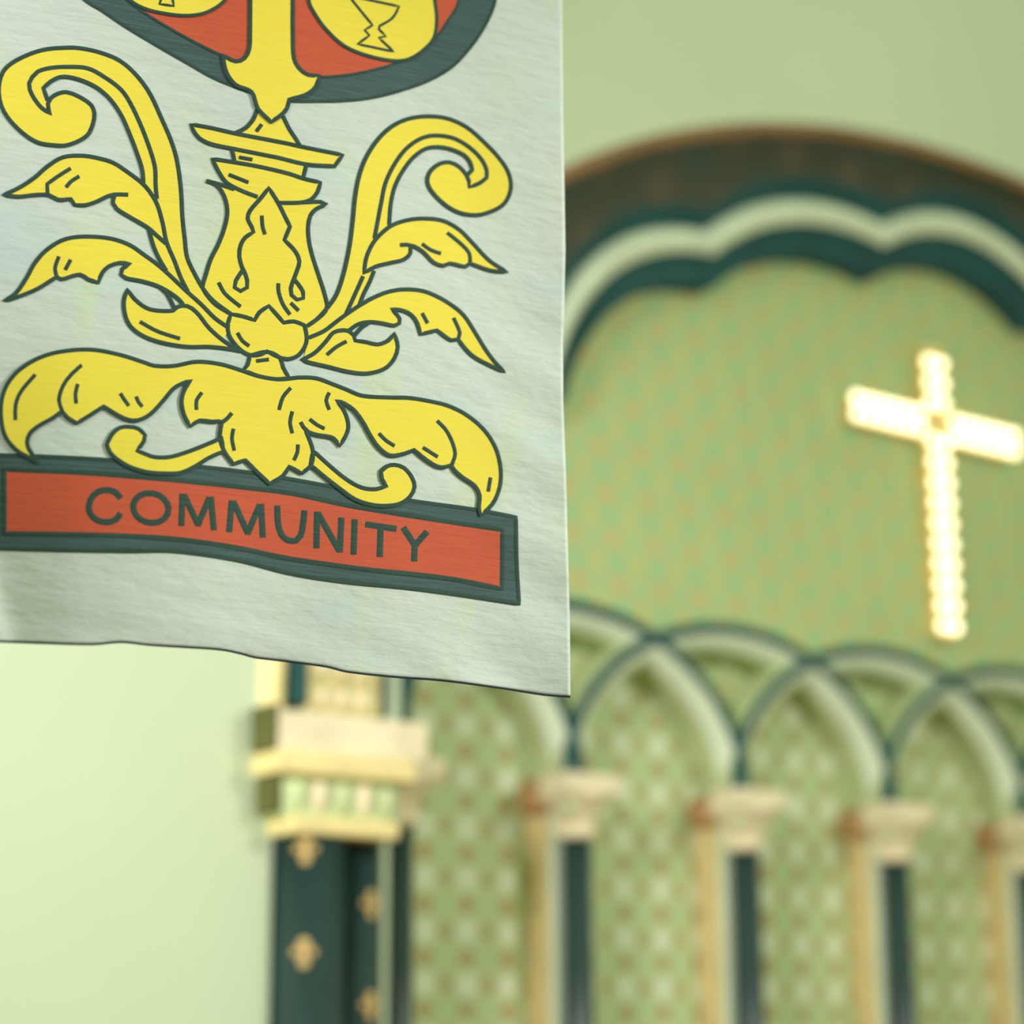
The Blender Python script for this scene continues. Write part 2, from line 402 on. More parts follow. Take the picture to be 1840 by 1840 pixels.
# ------------------------------------------------------------------ clustered pier (left, mirrored on the right)
def make_pier(sg, label):
    X = lambda v: sg * v
    def bx(name, x0, x1, y0, y1, z0, z1, mat, par, bev=0.004):
        a, b = sorted((X(x0), X(x1)))
        return link(name, box_me(a, b, y0, y1, z0, z1, bev), mat, par)
    r = empty('clustered_pier', (X(-2.8), -0.2, 0))
    s1 = link('shaft', lathe_me([(0.115, 0), (0.115, 0.2), (0.098, 0.23), (0.096, 2.22)], X(-2.868), -0.27, 40), M['teal_shaft'], r)
    s2 = link('shaft', lathe_me([(0.10, 0), (0.10, 0.2), (0.084, 0.23), (0.082, 2.22)], X(-2.700), -0.22, 40), M['teal_shaft'], r)
    bx('pale_fillet', -2.66, -2.545, -0.17, 0.11, 0, 2.30, M['pale'], r)
    bx('backing', -2.96, -2.62, -0.22, 0.1, 0, 2.25, M['teal'], r)
    # gilt flowers on the shafts
    for s, cx, cy, rr, ang, zs in ((s1, -2.868, -0.27, 0.097, math.radians(-128), (2.17, 1.905, 1.64, 1.375)), (s2, -2.700, -0.22, 0.083, math.radians(-82), (2.04, 1.775, 1.51))):
        for z in zs:
            V = []; Fc = []
            aa = ang if sg > 0 else PI - ang
            for (du, dz, q) in ((0, 0.02, 0.018), (-0.024, 0.0, 0.011), (0.024, 0.0, 0.011), (0, -0.026, 0.016), (0, -0.005, 0.012)):
                n = len(V)
                V.append((X(cx) + (rr + 0.008) * math.cos(aa + du / rr), cy + (rr + 0.008) * math.sin(aa + du / rr), z + dz))
                for i in range(8):
                    t = 2 * PI * i / 8; u = du + q * math.cos(t)
                    V.append((X(cx) + (rr + 0.001) * math.cos(aa + u / rr), cy + (rr + 0.001) * math.sin(aa + u / rr), z + dz + q * math.sin(t)))
                for i in range(8): Fc.append((n, n + 1 + i, n + 1 + (i + 1) % 8))
            link('gilt_flower', mesh(V, Fc, True), M['flower'], s)
    # capital
    cap = bx('capital_bell', -3.0, -2.63, -0.345, -0.06, 2.25, 2.365, M['capgreen'], r, 0.012)
    bx('necking', -2.985, -2.645, -0.375, -0.06, 2.205, 2.255, M['gold'], cap, 0.014)
    bx('gold_abacus', -3.035, -2.60, -0.385, -0.05, 2.36, 2.42, M['gold'], cap, 0.010)
    bx('capital_block', -3.02, -2.545, -0.36, -0.05, 2.42, 2.53, M['cream'], cap, 0.008)
    bx('dark_cheek', -3.045, -3.018, -0.355, YF, 2.425, 2.545, M['shade_olive'], cap, 0.010)  # added dark slabs; the capital's shaded side put into their colour
    bx('dark_cheek', -3.028, -2.998, -0.345, YF, 2.26, 2.355, M['shade_olive'], cap, 0.010)
    # leaf carvings on the bell
    for i in range(5):
        x = -2.955 + i * 0.07
        lf = lathe_me([(0.001, 2.262), (0.016, 2.272), (0.024, 2.31), (0.020, 2.34), (0.006, 2.356)], X(x), -0.343, 14)
        link('leaf_carving', lf, M['cream'] if i % 2 else M['capgreen'], cap)
    # impost above the capital: start of the arch band, light put into its ochre
    imp = bx('impost_panel', -2.90, -2.665, -0.30, -0.05, 2.53, 2.86, M['ochre'], r)
    bx('teal_strip', -2.935, -2.90, -0.305, -0.05, 2.56, 2.86, M['teal'], imp)
    bx('teal_strip', -2.665, -2.625, -0.285, -0.05, 2.55, 2.86, M['teal'], imp)
    bx('pale_strip', -2.625, -2.565, -0.25, -0.05, 2.53, 2.86, M['pale'], imp)
    bx('teal_strip', -2.565, -2.54, -0.24, -0.05, 2.55, 2.86, M['teal'], imp)
    for i in range(3):
        for k in range(2):
            rs = lathe_me([(0.024, 0), (0.022, 0.006), (0.010, 0.012), (0.0005, 0.013)], 0, 0, 10)
            for v in rs.vertices: v.co = Vector((X(-2.845 + i * 0.062 + 0.0 * k) + v.co.x, -0.298 - v.co.z, 2.585 + k * 0.085 + v.co.y))
            link('rosette', rs, M['cream'], imp)
    tag(r, label, 'pier')
    return r
make_pier(1, 'clustered dark teal pier with gilt flowers and gold banded capital left of the arcade')
make_pier(-1, 'matching dark teal pier closing the right end of the arcade')

# ------------------------------------------------------------------ cross
XC = -0.055
cr = empty('gilt_cross', (XC, -0.02, 3.1)); tag(cr, 'gilt cross on the stencilled wall, with glowing studs added for its bright glints', 'cross')
bm = bmesh.new()
ww, zb, zt, zm, hx = 0.054, 3.10, 4.185, 3.885, 0.432
pts = [(-ww, zb), (ww, zb), (ww, zm - ww), (hx, zm - ww), (hx, zm + ww), (ww, zm + ww), (ww, zt), (-ww, zt), (-ww, zm + ww), (-hx, zm + ww), (-hx, zm - ww), (-ww, zm - ww)]
f = bm.faces.new([bm.verts.new((XC + x, -0.05, z)) for x, z in pts]); ex = bmesh.ops.extrude_face_region(bm, geom=[f])
for v in ex['geom']:
    if isinstance(v, bmesh.types.BMVert): v.co.y = 0.0
bmesh.ops.recalc_face_normals(bm, faces=bm.faces)
me = bpy.data.meshes.new('m'); bm.to_mesh(me); bm.free()
link('body', me, M['brass'], cr)
glint_me = lathe_me([(0.001, -0.022), (0.011, -0.019), (0.018, -0.009), (0.020, 0.0), (0.016, 0.008)], 0, 0, 12)  # added glowing studs that stand in for glints on the gilt
for v in glint_me.vertices: v.co = Vector((v.co.x, v.co.z - 0.055, v.co.y))
glint_me.materials.append(M['glint_stud'])
spots = []
k = 0; z = zb + 0.035
while z < zt - 0.02:
    if abs(z - zm) > 0.06:
        for s in (-1, 1): spots.append((s * 0.030, z))
    z += 0.076
x = 0.10
while x < hx + 0.001:
    for s in (-1, 1):
        for q in (-1, 1): spots.append((s * x, zm + q * 0.030))
    x += 0.064
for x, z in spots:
    o = link('glint_stud', glint_me, None, cr); o.location = (XC + x, 0, z)

# ------------------------------------------------------------------ banner
BYAW = math.radians(25)
e1 = math.cos(BYAW) * _rh + math.sin(BYAW) * _fh          # along the cloth, to the right
en = np.cross(e1, _z); en /= np.linalg.norm(en)
if en @ _fh > 0: en = -en                                 # cloth normal, towards the viewer
def ray(x, y):
    x = np.asarray(x, float); y = np.asarray(y, float)
    return CF + ((x - 920) / FPX)[..., None] * CR - ((y - 920) / FPX)[..., None] * CU
_d0 = ray(np.array([480.]), np.array([620.]))[0]
P0 = CAM + _d0 * (3.2)
def sstep(a, b, v):
    t = np.clip((v - a) / (b - a), 0, 1); return t * t * (3 - 2 * t)
def wave(s, t):
    """relief of the hanging cloth (metres towards the viewer); t is height relative to P0"""
    low = sstep(0.25, -0.45, t)
    w = 0.055 * low * np.exp(-((s + 0.16) / 0.19) ** 2)                     # belly in the lower left
    w -= 0.040 * sstep(-0.26, -0.52, s) * (0.45 + 0.55 * low)                # left border falls back
    w += 0.010 * np.sin(11 * s + 2.0 * t + 0.6) * (0.4 + 0.6 * low)
    w += 0.0045 * np.sin(9 * (t + 0.9 * s) + 0.4) * sstep(0.1, 0.5, s)
    w += 0.012 * low * np.exp(-((s + 0.385 + 0.25 * (t + 0.42)) / 0.02) ** 2) * sstep(-0.30, -0.36, t) # fold at the lower left
    w += 0.0022 * np.sin(46 * (t + 0.55 * s) + 3 * np.sin(5 * s)) * sstep(0.28, 0.46, s) * sstep(0.22, 0.0, t) # pulls along the right hem
    w += 0.0022 * np.sin(38 * (t + 0.6 * s) + 2 * np.sin(7 * s + 4)) * sstep(-0.40, -0.47, t)
    return w
def onto(px, off=0.0):
    """pixel outline -> points on the cloth, plus (s,t) cloth coordinates"""
    px = np.asarray(px, float); d = ray(px[:, 0], px[:, 1])
    dn = d @ en; base = (P0 - CAM) @ en
    h = np.zeros(len(px)) + off
    for _ in range(12):
        lam = (base + h) / dn; P = CAM + d * lam[:, None]
        s = (P - P0) @ e1; t = (P - P0)[:, 2]; h = wave(s, t) + off
    lam = (base + h) / dn; P = CAM + d * lam[:, None]
    return P, np.stack([(P - P0) @ e1, (P - P0)[:, 2]], 1)

K = 520 / 1840.0
ORG = {'A': (0, 0), 'B': (500, 0), 'C': (0, 400), 'D': (500, 400), 'E': (0, 760), 'F': (520, 760), 'P': None}
def T(txt):
    """'A x,y x,y B x,y ...' : traced outline of the embroidery"""
    out = []; o = ORG['A']
    for w_ in txt.split():
        if w_ in ORG: o = ORG[w_]; continue
        x, y = map(float, w_.split(','))
        out.append((x, y) if o is None else (o[0] + x * K, o[1] + y * K))
    return np.array(out)
def smooth(p, closed=False, corner=48, step=7.0):
    """Catmull-Rom through the traced points, sharp turns stay sharp"""
    p = [np.array(q) for q in p]; n = len(p)
    if closed and np.hypot(*(p[0] - p[-1])) < 0.5: p = p[:-1]; n -= 1
    def isc(i):
        if not closed and i in (0, n - 1): return True
        a = p[i] - p[(i - 1) % n]; b = p[(i + 1) % n] - p[i]
        c = (a @ b) / (np.linalg.norm(a) * np.linalg.norm(b) + 1e-9)
        return math.degrees(math.acos(max(-1, min(1, c)))) > corner
    cs = [isc(i) for i in range(n)]; out = []
    for i in range(n if closed else n - 1):
        p1, p2 = p[i], p[(i + 1) % n]
        p0 = p[(i - 1) % n] if not cs[i] else 2 * p1 - p2
        p3 = p[(i + 2) % n] if not cs[(i + 1) % n] else 2 * p2 - p1
        k = max(1, int(np.linalg.norm(p2 - p1) / step))
        d1 = max(np.linalg.norm(p2 - p1), 1e-6)
        m1 = (p2 - p0) * d1 / (d1 + max(np.linalg.norm(p1 - p0), 1e-6)); m2 = (p3 - p1) * d1 / (d1 + max(np.linalg.norm(p3 - p2), 1e-6))
        for j in range(k):
            u = j / k
            out.append((2*u**3-3*u*u+1) * p1 + (u**3-2*u*u+u) * m1 + (-2*u**3+3*u*u) * p2 + (u**3-u*u) * m2)
    if not closed: out.append(p[-1])
    return np.array(out)

def inside(poly, q):
    x, y = q[:, 0], q[:, 1]; c = np.zeros(len(q), bool); n = len(poly); j = n - 1
    for i in range(n):
        xi, yi = poly[i]; xj, yj = poly[j]
        cond = ((yi > y) != (yj > y)) & (x < (xj - xi) * (y - yi) / (yj - yi + 1e-12) + xi)
        c ^= cond; j = i
    return c
def patch_me(poly, off, grid=9.0):
    """filled cloth patch following the relief"""
    lo, hi = poly.min(0), poly.max(0)
    gx, gy = np.meshgrid(np.arange(lo[0] + grid / 2, hi[0], grid), np.arange(lo[1] + grid / 2, hi[1], grid))
    g = np.stack([gx.ravel(), gy.ravel()], 1); g = g[inside(poly, g)] if len(g) else g
    n = len(poly)
    vs = [Vector(v) for v in poly] + [Vector(v) for v in g]
    r = delaunay_2d_cdt(vs, [], [list(range(n))], 1, 1e-4)
    P, st = onto(np.array([tuple(v) for v in r[0]]), off)
    return mesh(P, [tuple(reversed(f)) if True else f for f in r[2]], True, st)
def ribbon_data(line, width, off, height=0.0005, closed=False):
    line = np.asarray(line); n = len(line)
    tan = np.empty_like(line)
    if closed: tan = np.roll(line, -1, 0) - np.roll(line, 1, 0)
    else:
        tan[1:-1] = line[2:] - line[:-2]; tan[0] = line[1] - line[0]; tan[-1] = line[-1] - line[-2]
    tan /= np.linalg.norm(tan, axis=1)[:, None] + 1e-9
    nor = np.stack([-tan[:, 1], tan[:, 0]], 1)
    rows = []
    for f, h in ((-1, 0.0), (-0.62, 0.75), (0, 1.0), (0.62, 0.75), (1, 0.0)):
        P, st = onto(line + nor * (f * width / 2), off + height * h); rows.append((P, st))
    V = np.concatenate([r[0] for r in rows]); U = np.concatenate([r[1] for r in rows]); Fc = []
    for j in range(4):
        for i in range(n if closed else n - 1):
            k = (i + 1) % n
            Fc.append((j * n + i, j * n + k, (j + 1) * n + k, (j + 1) * n + i))
    return V, U, Fc
def ribbon_me(lines, width, off, height=0.0005):
    V, U, Fc = [], [], []; b0 = 0
    for ln, cl in lines:
        v, u, f = ribbon_data(ln, width, off, height, cl)
        V.append(v); U.append(u); Fc += [tuple(i + b0 for i in q) for q in f]; b0 += len(v)
    return mesh(np.concatenate(V), Fc, True, np.concatenate(U))

_pb, _ = onto(np.array([[480., 1187.]]))
banner = empty('hanging_banner', tuple(_pb[0]))
tag(banner, 'pale silk church banner with yellow candlestick and scroll applique, reading COMMUNITY', 'banner')

# cloth sheet
right = T('P 1004,-900 1006,-400 1010,0 1012,200 1016,450 1012,620 1012,720 1017,850 1021,1000 1024,1120 1025,1252')
bot = T('P -125,1150 -60,1151 0,1153 80,1156 167,1158 218,1154 268,1159 330,1163 396,1167.5 430,1174 458,1181.5 520,1189 588,1198.5 622,1207 704,1216 791,1222.5 860,1231 916,1239 980,1249 1025,1252')
NX, NY = 190, 300
ys = np.linspace(0, 1, NY + 1); px = []
for v in ys:
    for i in range(NX + 1):
        u = i / NX
        x = -118 + u * (1018 + 118)
        for _ in range(2):
            yb = np.interp(x, bot[:, 0], bot[:, 1]); y = -900 + v * (yb + 900)
            xr = np.interp(y, right[:, 1], right[:, 0]); x = -118 + u * (xr + 118)
        px.append((x, y))
P, st = onto(np.array(px), 0.0)
Fc = [(r * (NX + 1) + c, (r + 1) * (NX + 1) + c, (r + 1) * (NX + 1) + c + 1, r * (NX + 1) + c + 1) for r in range(NY) for c in range(NX)]
cl = link('cloth', mesh(P, Fc, True, st), M['silk'], banner)
md = cl.modifiers.new('thickness', 'SOLIDIFY'); md.thickness = 0.002; md.offset = -1
hem_line = smooth(bot[1:], False, 60, 8); hem_line = hem_line + np.array([0, -0.3])
link('hem_thread', ribbon_me([(hem_line, False)], 4.0, 0.0004, 0.0010), M['hem'], banner)

BASE = {'blue': 0.0006, 'red': 0.0010, 'yellow': 0.0019}
LAYER = [0.0]
CW = 7.6
def applique(name, fill, strokes=(), veins=(), mat='yellow', close=True, cw=CW, label=None, parent=None, over=False):
    """one sewn-on shape: fill outline, stitched outline strokes, short vein stitches"""
    LAYER[0] += 0.00001; off = BASE[mat] + LAYER[0] - (0.0012 if mat == 'yellow' and not over else 0)
    poly = smooth(T(fill), True)
    o = link(name, patch_me(poly, off), M[mat], parent or banner)
    if label: o['label'] = label
    subp = o if parent is None else parent
    lines = []
    if close is True: lines.append((poly, True))
    for s in strokes: lines.append((smooth(T(s)), False))
    top = {'blue': 0.0008, 'red': 0.0012, 'yellow': 0.0023}[mat] - (0.0012 if mat == 'yellow' and not over else 0)
    for ln in lines: link('outline_stitch', ribbon_me([ln], cw, top), M['cord'], subp)
    for v in veins: link('vein_stitch', ribbon_me([(smooth(T(v)), False)], 7.0, top), M['cord'], subp)
    return o

# shield
sh = applique('shield', 'A 540,0 640,62 800,170 1000,290 1200,405 1350,490 1480,545 1600,587 B 0,630 75,642 240,644 420,640 600,620 780,575 960,510 1110,420 1230,290 1310,170 1370,40 P 893,-20 925,-150 930,-300 870,-450 740,-560 540,-610 340,-590 170,-530 50,-430 0,-310 10,-190 70,-80', mat='blue', cw=6)
applique('red_field', 'A 810,0 870,47 1000,132 1200,247 1415,354 P 440,115 B 0,480 265,490 450,475 600,445 740,405 900,320 1000,242 1080,130 1140,30 P 832,-40 862,-150 862,-290 812,-410 705,-500 540,-540 360,-520 210,-470 110,-390 66,-300 74,-200 130,-90', mat='red', cw=5, parent=sh)
applique('shield_stem', over=True, fill='A 1592,0 1590,200 1585,310 1555,370 1500,390 1415,350 1440,460 1500,540 1600,585 1640,690 1725,775 B 20,730 55,690 70,632 180,600 240,550 262,480 190,475 130,430 100,370 92,200 92,0 P 524,-300 520,-520 470,-520 456,-300', strokes=())
md1 = applique('medallion', over=True, fill='B 195,0 230,80 300,180 420,290 560,350 730,385 830,375 920,320 990,240 1008,120 995,0 P 776,-40 740,-110 680,-150 610,-135 565,-80', cw=6)
link('chalice_stitch', ribbon_me([(smooth(T('B 440,-40 470,0 600,160 550,190 580,225 505,280 735,328 640,240 685,230 640,185 645,165 720,120 750,80 768,40 580,0 460,-25'), False, 40), False)], 4.6, 0.0023), M['cord'], md1)
md2 = applique('medallion', over=True, fill='A 800,-30 900,45 1050,85 1200,98 1320,75 1430,0 P 425,-40 430,-110 390,-180 320,-205 250,-180 205,-110 210,-50', cw=6)
link('cross_stitch', ribbon_me([(smooth(T('A 1035,-40 1015,25 1105,38 1092,-40'), False, 30), False)], 4.6, 0.0023), M['cord'], md2)

# candlestick
applique('candle_cone', 'A 1638,690 1610,760 1560,815 1490,848 1700,890 1905,927 1880,880 1840,820 1800,742 1725,778', close=False,
         strokes=('A 1638,690 1610,760 1560,815 1490,848', 'B 30,738 70,820 110,880 138,927'), veins=('A 1665,790 1630,835',))
applique('drip_plate', 'A 1215,790 1350,815 1480,845 1660,880 1840,915 B 135,930 410,985 358,1057 180,1045 A 1770,1003 1680,985 1480,945 1340,915 1270,880 1230,830')
applique('candle_neck', 'A 1475,945 1493,1030 1640,1058 1800,1095 B 160,1122 180,1045 A 1770,1003 1640,975', close=False, strokes=('A 1475,945 1493,1032', 'B 180,1045 160,1124'), veins=('A 1520,1000 1605,1015',))
vase = applique('candle_vase', 'A 1312,1152 1375,1175 1425,1245 1446,1340 1430,1440 1390,1550 1340,1650 1310,1745 1288,1830 C 1310,452 1370,520 1470,582 1620,622 1804,637 1934,652 D 250,612 300,560 312,520 285,420 B 280,1820 250,1730 215,1620 195,1530 190,1440 205,1370 240,1330 310,1300 270,1284 150,1287 0,1290 A 1640,1255 1470,1197 1390,1170', close=False,
         strokes=('A 1312,1150 1375,1175 1425,1245 1446,1340 1430,1440 1390,1550 1340,1650 1310,1745 1288,1830 C 1310,452 1370,520 1470,582', 'B 150,1287 270,1284 308,1300 240,1330 205,1370 190,1440 195,1530 215,1620 250,1730 280,1820 D 285,420 312,530 300,565 250,612 185,657', 'A 1312,1150 1390,1170 1490,1203'),
         veins=('C 1390,380 1430,450 1530,535', 'C 1770,385 1772,440 1800,520 1845,585', 'D 80,510 130,560'))
applique('candle_dish', close=False, strokes=('A 1638,1252 1530,1210 1440,1160 1390,1090 1350,1010 1480,1030 1640,1058 1840,1105 B 160,1135 268,1160 250,1220 210,1268 150,1287 5,1290',), fill='A 1350,1010 1480,1030 1640,1058 1840,1105 B 160,1135 268,1160 250,1220 210,1268 150,1287 0,1290 A 1640,1252 1530,1210 1440,1160 1390,1090', veins=('A 1455,1110 1580,1160',))
applique('flame', 'A 1710,1195 1650,1270 1590,1340 1575,1390 1600,1440 1612,1475 1560,1510 1530,1560 1522,1630 1540,1700 C 1545,300 1640,420 1750,430 D 60,400 100,360 B 120,1720 135,1660 110,1600 40,1525 75,1440 40,1370 0,1290', close=False,
         strokes=('C 1545,300 1500,370 1492,412 1530,435 1572,412 1572,365 1553,310 A 1540,1700 1522,1630 1530,1560 1560,1510 1612,1475 1600,1440 1575,1390 1590,1340 1650,1270 1710,1195 1769,1290 B 40,1370 75,1440 40,1525 110,1600 135,1660 120,1720 D 97,365 80,420 85,460 120,490 160,480 158,440 130,395 102,360',),
         veins=('A 1665,1370 1670,1440 1685,1490',))

# left scroll and leaves
applique('scroll', 'A 1240,1760 1200,1640 1175,1520 1160,1380 1150,1200 1125,1020 1090,900 1030,760 950,590 860,470 760,385 640,335 520,308 430,303 270,318 130,370 40,430 5,490 -8,580 12,680 60,760 150,850 240,905 330,922 430,922 550,865 590,790 600,720 580,668 530,630 460,595 420,585 370,595 322,625 300,622 275,560 320,520 380,490 440,490 530,515 620,560 700,630 770,730 820,840 870,970 905,1080 912,1165 A 945,1450 1000,1600 1055,1720 C 1190,435 1370,612 1440,660 1452,640 1470,582 1360,500 1300,430', close=False,
         strokes=('C 1470,582 1360,500 1300,432 1240,330 1190,220 A 1175,1520 1160,1380 1150,1200 1125,1020 1090,900 1030,760 950,590 860,470 760,385 640,335 520,308 430,303 270,318 130,370 40,430 5,490 -8,580 12,680 60,760 150,850 240,905 330,922 430,922 550,865 590,790 600,720 580,668 530,630 460,595 420,585 370,595 322,625 305,660 310,700 325,724 270,690 220,630 190,570 185,530 205,490 240,455 320,432 430,425 560,435 680,500 770,570 820,640 880,760 940,910 985,1060 990,1180 998,1265',
                  'A 303,640 275,560 320,520 380,490 440,490 530,515 620,560 700,630 770,730 820,840 870,970 905,1080 912,1165', 'A 945,1450 975,1560 1010,1640 1058,1722'))
applique('leaf', 'A 20,1240 120,1195 220,1130 300,1060 400,1000 520,990 620,1005 720,1035 820,1100 910,1170 960,1230 1000,1300 1035,1420 1058,1548 1000,1500 940,1447 830,1382 742,1327 718,1290 730,1237 680,1250 620,1280 540,1305 475,1300 450,1265 370,1270 310,1240 220,1240 120,1250', close=False,
         strokes=('A 730,1240 718,1290 742,1327 830,1382 940,1447 1000,1500 1058,1550', 'A 815,1238 730,1237 680,1250 620,1280 540,1305 475,1302 450,1265 370,1270 310,1240 220,1240 120,1250 20,1240 120,1195 220,1130 300,1060 400,1000 520,990 620,1005 720,1035 820,1100 910,1170 960,1230 1000,1300 1035,1420 1060,1540 1110,1660 C 1150,350 1195,438'),
         veins=('A 303,1235 300,1170 370,1120 450,1070', 'A 420,1190 450,1155 505,1120'))
applique('leaf', 'C 25,500 100,450 170,350 220,260 290,180 390,115 480,92 600,90 720,105 830,145 910,200 1000,265 1080,335 1180,430 1280,520 1370,610 1440,660 1450,700 1420,735 1330,665 1250,570 1190,530 1140,490 1080,445 1000,402 900,372 800,352 770,330 778,295 800,262 760,256 690,280 650,320 625,380 560,360 510,330 390,360 360,345 240,420 120,470', close=False,
         strokes=('C 1165,520 1140,490 1080,445 1000,402 900,372 800,352 770,330 778,295 830,262 760,256 690,280 650,320 625,380 560,360 510,330 390,360 360,345 240,420 120,470 25,500 100,450 170,350 220,260 290,180 390,115 480,92 600,90 720,105 830,145 910,200 1000,265 1080,335 1180,430 1280,520 1370,610 1445,662', 'C 1010,405 1060,450 1110,545'),
         veins=('C 362,345 350,290 375,215', 'C 415,300 450,235'))
applique('leaf', 'C 810,425 860,490 950,550 1100,560 1130,535 1190,530 1250,570 1330,670 1420,750 1500,800 1560,825 1500,810 1340,790 1200,790 1060,770 930,730 840,670 800,600 788,500', veins=('C 890,630 1000,690 1145,738',))

# right scroll and leaves
applique('scroll', 'B 420,1720 455,1560 475,1400 490,1250 515,1120 560,1000 640,880 730,800 830,755 950,740 1080,755 1200,810 1310,905 1400,1000 1460,1090 1480,1180 1460,1260 1420,1310 1340,1350 1260,1368 1160,1355 1080,1315 1000,1245 955,1180 950,1130 975,1080 1030,1040 1090,1032 1150,1060 1205,1110 1235,1080 1220,1030 1180,985 1100,950 1020,935 940,945 860,1000 790,1090 740,1190 715,1300 705,1420 B 650,1490 620,1695 D 610,305 580,380 540,460 515,528 440,578 370,630 290,690 195,732 185,657 240,620 310,545 370,460', close=False,
         strokes=('D 185,657 240,620 310,545 370,460 415,330 B 455,1560 475,1400 490,1250 515,1120 560,1000 640,880 730,800 830,755 950,740 1080,755 1200,810 1310,905 1400,1000 1460,1090 1480,1180 1460,1260 1420,1310 1340,1350 1260,1368 1160,1355 1080,1315 1000,1245 955,1180 950,1130 975,1080 1030,1040 1090,1032 1150,1060 1195,1110 1213,1150 1215,1190 1280,1165 1325,1130 1325,1080 1290,1010 1220,940 1130,885 1050,865 960,865 880,895 800,960 730,1060 680,1170 655,1290 630,1420 612,1515',
                  'B 1205,1110 1235,1080 1220,1030 1180,985 1100,950 1020,935 940,945 860,1000 790,1090 740,1190 715,1300 705,1430', 'D 610,305 580,380 540,460 515,528', 'D 540,340 500,430 450,540 432,578', 'D 515,528 440,578 370,630 290,690 195,732'))
applique('leaf', 'B 545,1737 560,1640 600,1550 650,1490 720,1435 820,1400 930,1390 1050,1405 1150,1460 1240,1550 1340,1655 1455,1730 1350,1720 1220,1675 1190,1695 1090,1675 1050,1690 990,1670 920,1600 850,1562 842,1610 800,1650 720,1670 620,1695', close=False,
         strokes=('B 775,1558 820,1556 860,1565 920,1600 990,1670 1050,1690 1090,1675 1190,1695 1220,1675 1350,1720 1455,1730 1340,1655 1240,1550 1150,1460 1050,1405 930,1390 820,1400 720,1435 650,1490 600,1550 560,1640 545,1737 620,1695 720,1670 800,1650 840,1610 842,1562',), veins=('B 1220,1675 1215,1610 1150,1540 1075,1480', 'B 915,1550 970,1590 1035,1612'))
applique('leaf', 'D 195,732 370,630 440,578 515,528 600,480 700,440 800,425 920,435 1020,475 1110,530 1180,590 1240,680 1320,810 1380,890 1440,950 1340,905 1240,850 1180,790 1145,742 1100,748 1010,685 905,710 885,640 850,590 800,562 745,555 772,610 770,640 740,655 660,640 580,632 510,645 450,690 400,685 350,700 300,760 230,830 160,868 180,790', close=False,
         strokes=('D 440,690 455,682 510,645 580,632 660,640 740,655 770,640 772,610 720,548 800,562 850,590 885,640 905,710 1010,685 1100,748 1145,742 1180,790 1240,850 1340,905 1440,950 1380,890 1320,810 1240,680 1180,590 1110,530 1020,475 920,435 800,425 700,440 600,480 515,528', 'D 485,718 530,668 575,638'),
         veins=('D 1147,735 1155,700 1115,605', 'D 915,575 950,640'))
applique('leaf', 'D 740,705 700,750 630,775 560,760 490,750 480,715 450,690 400,685 350,700 300,760 230,830 150,872 200,890 310,915 430,945 540,960 620,950 690,920 740,860 760,790', veins=('D 310,840 370,790 435,755',))
# knot, neck
applique('neck', 'C 1590,845 1575,905 1550,938 1640,975 1740,995 1840,990 1800,920 1780,860 1700,822', veins=('C 1630,880 1710,870',))
applique('knot', 'C 1470,582 1540,595 1620,620 1650,570 1710,530 1755,580 1804,636 1870,628 1934,652 1947,700 1949,760 1920,820 1880,855 1830,868 1790,862 1750,845 1700,818 1660,838 1610,845 1560,830 1500,780 1455,710 1450,640', veins=('C 1510,700 1540,750 1585,785',))

# name panel
pn = applique('name_panel', 'E -55,203 0,205 300,215 720,238 1300,282 1600,318 1840,357 F 250,402 740,490 1200,555 1440,600 1445,900 1460,1150 1100,1095 760,1050 350,1010 0,955 E 1500,870 1100,815 830,815 400,808 -55,796', mat='blue', cw=8)
applique('red_field', 'E 28,295 560,320 1050,358 1250,378 1500,405 1840,447 F 400,530 800,595 1355,680 1352,1054 1000,987 500,932 200,892 0,862 E 1500,792 1200,747 900,722 400,707 28,702', mat='red', cw=9, parent=pn)
def letter(strokes, wd=11.6):
    ls = []
    for s_, cl_ in strokes: ls.append((smooth(T(s_), cl_, 40), cl_))
    o = link('letter', ribbon_me(ls, wd, 0.0013, 0.0004), M['cord'], pn); return o
letter([('E 768,480 735,442 680,426 620,440 577,485 564,530 577,582 620,620 680,631 735,616 768,573', False)])
letter([(' '.join(['E'] + ['%.1f,%.1f' % (959 + 113 * math.cos(t) + 2 * math.sin(t), 541 + 95 * math.sin(t) + 6 * math.cos(t)) for t in np.linspace(0, 2 * PI, 18)[:-1]]), True)])
letter([('E 1153,655 1160,450', False), ('E 1168,455 1262,652', False), ('E 1256,655 1332,474', False), ('E 1340,468 1360,682', False)])
letter([('E 1457,695 1474,492', False), ('E 1482,497 1578,706', False), ('E 1572,708 1652,520', False), ('E 1660,514 1671,730', False)])
letter([('E 1763,525 1768,640 1788,708 1828,745 1880,750 1912,716 1926,650 1936,555', False)])
letter([('F 172,797 176,563', False), ('F 180,572 316,812', False), ('F 320,822 331,601', False)])
letter([('F 408,837 415,612', False)])
letter([('F 484,644 682,674', False), ('F 580,658 574,852', False)])
letter([('F 724,664 797,778', False), ('F 876,690 796,782', False), ('F 797,770 793,880', False)])

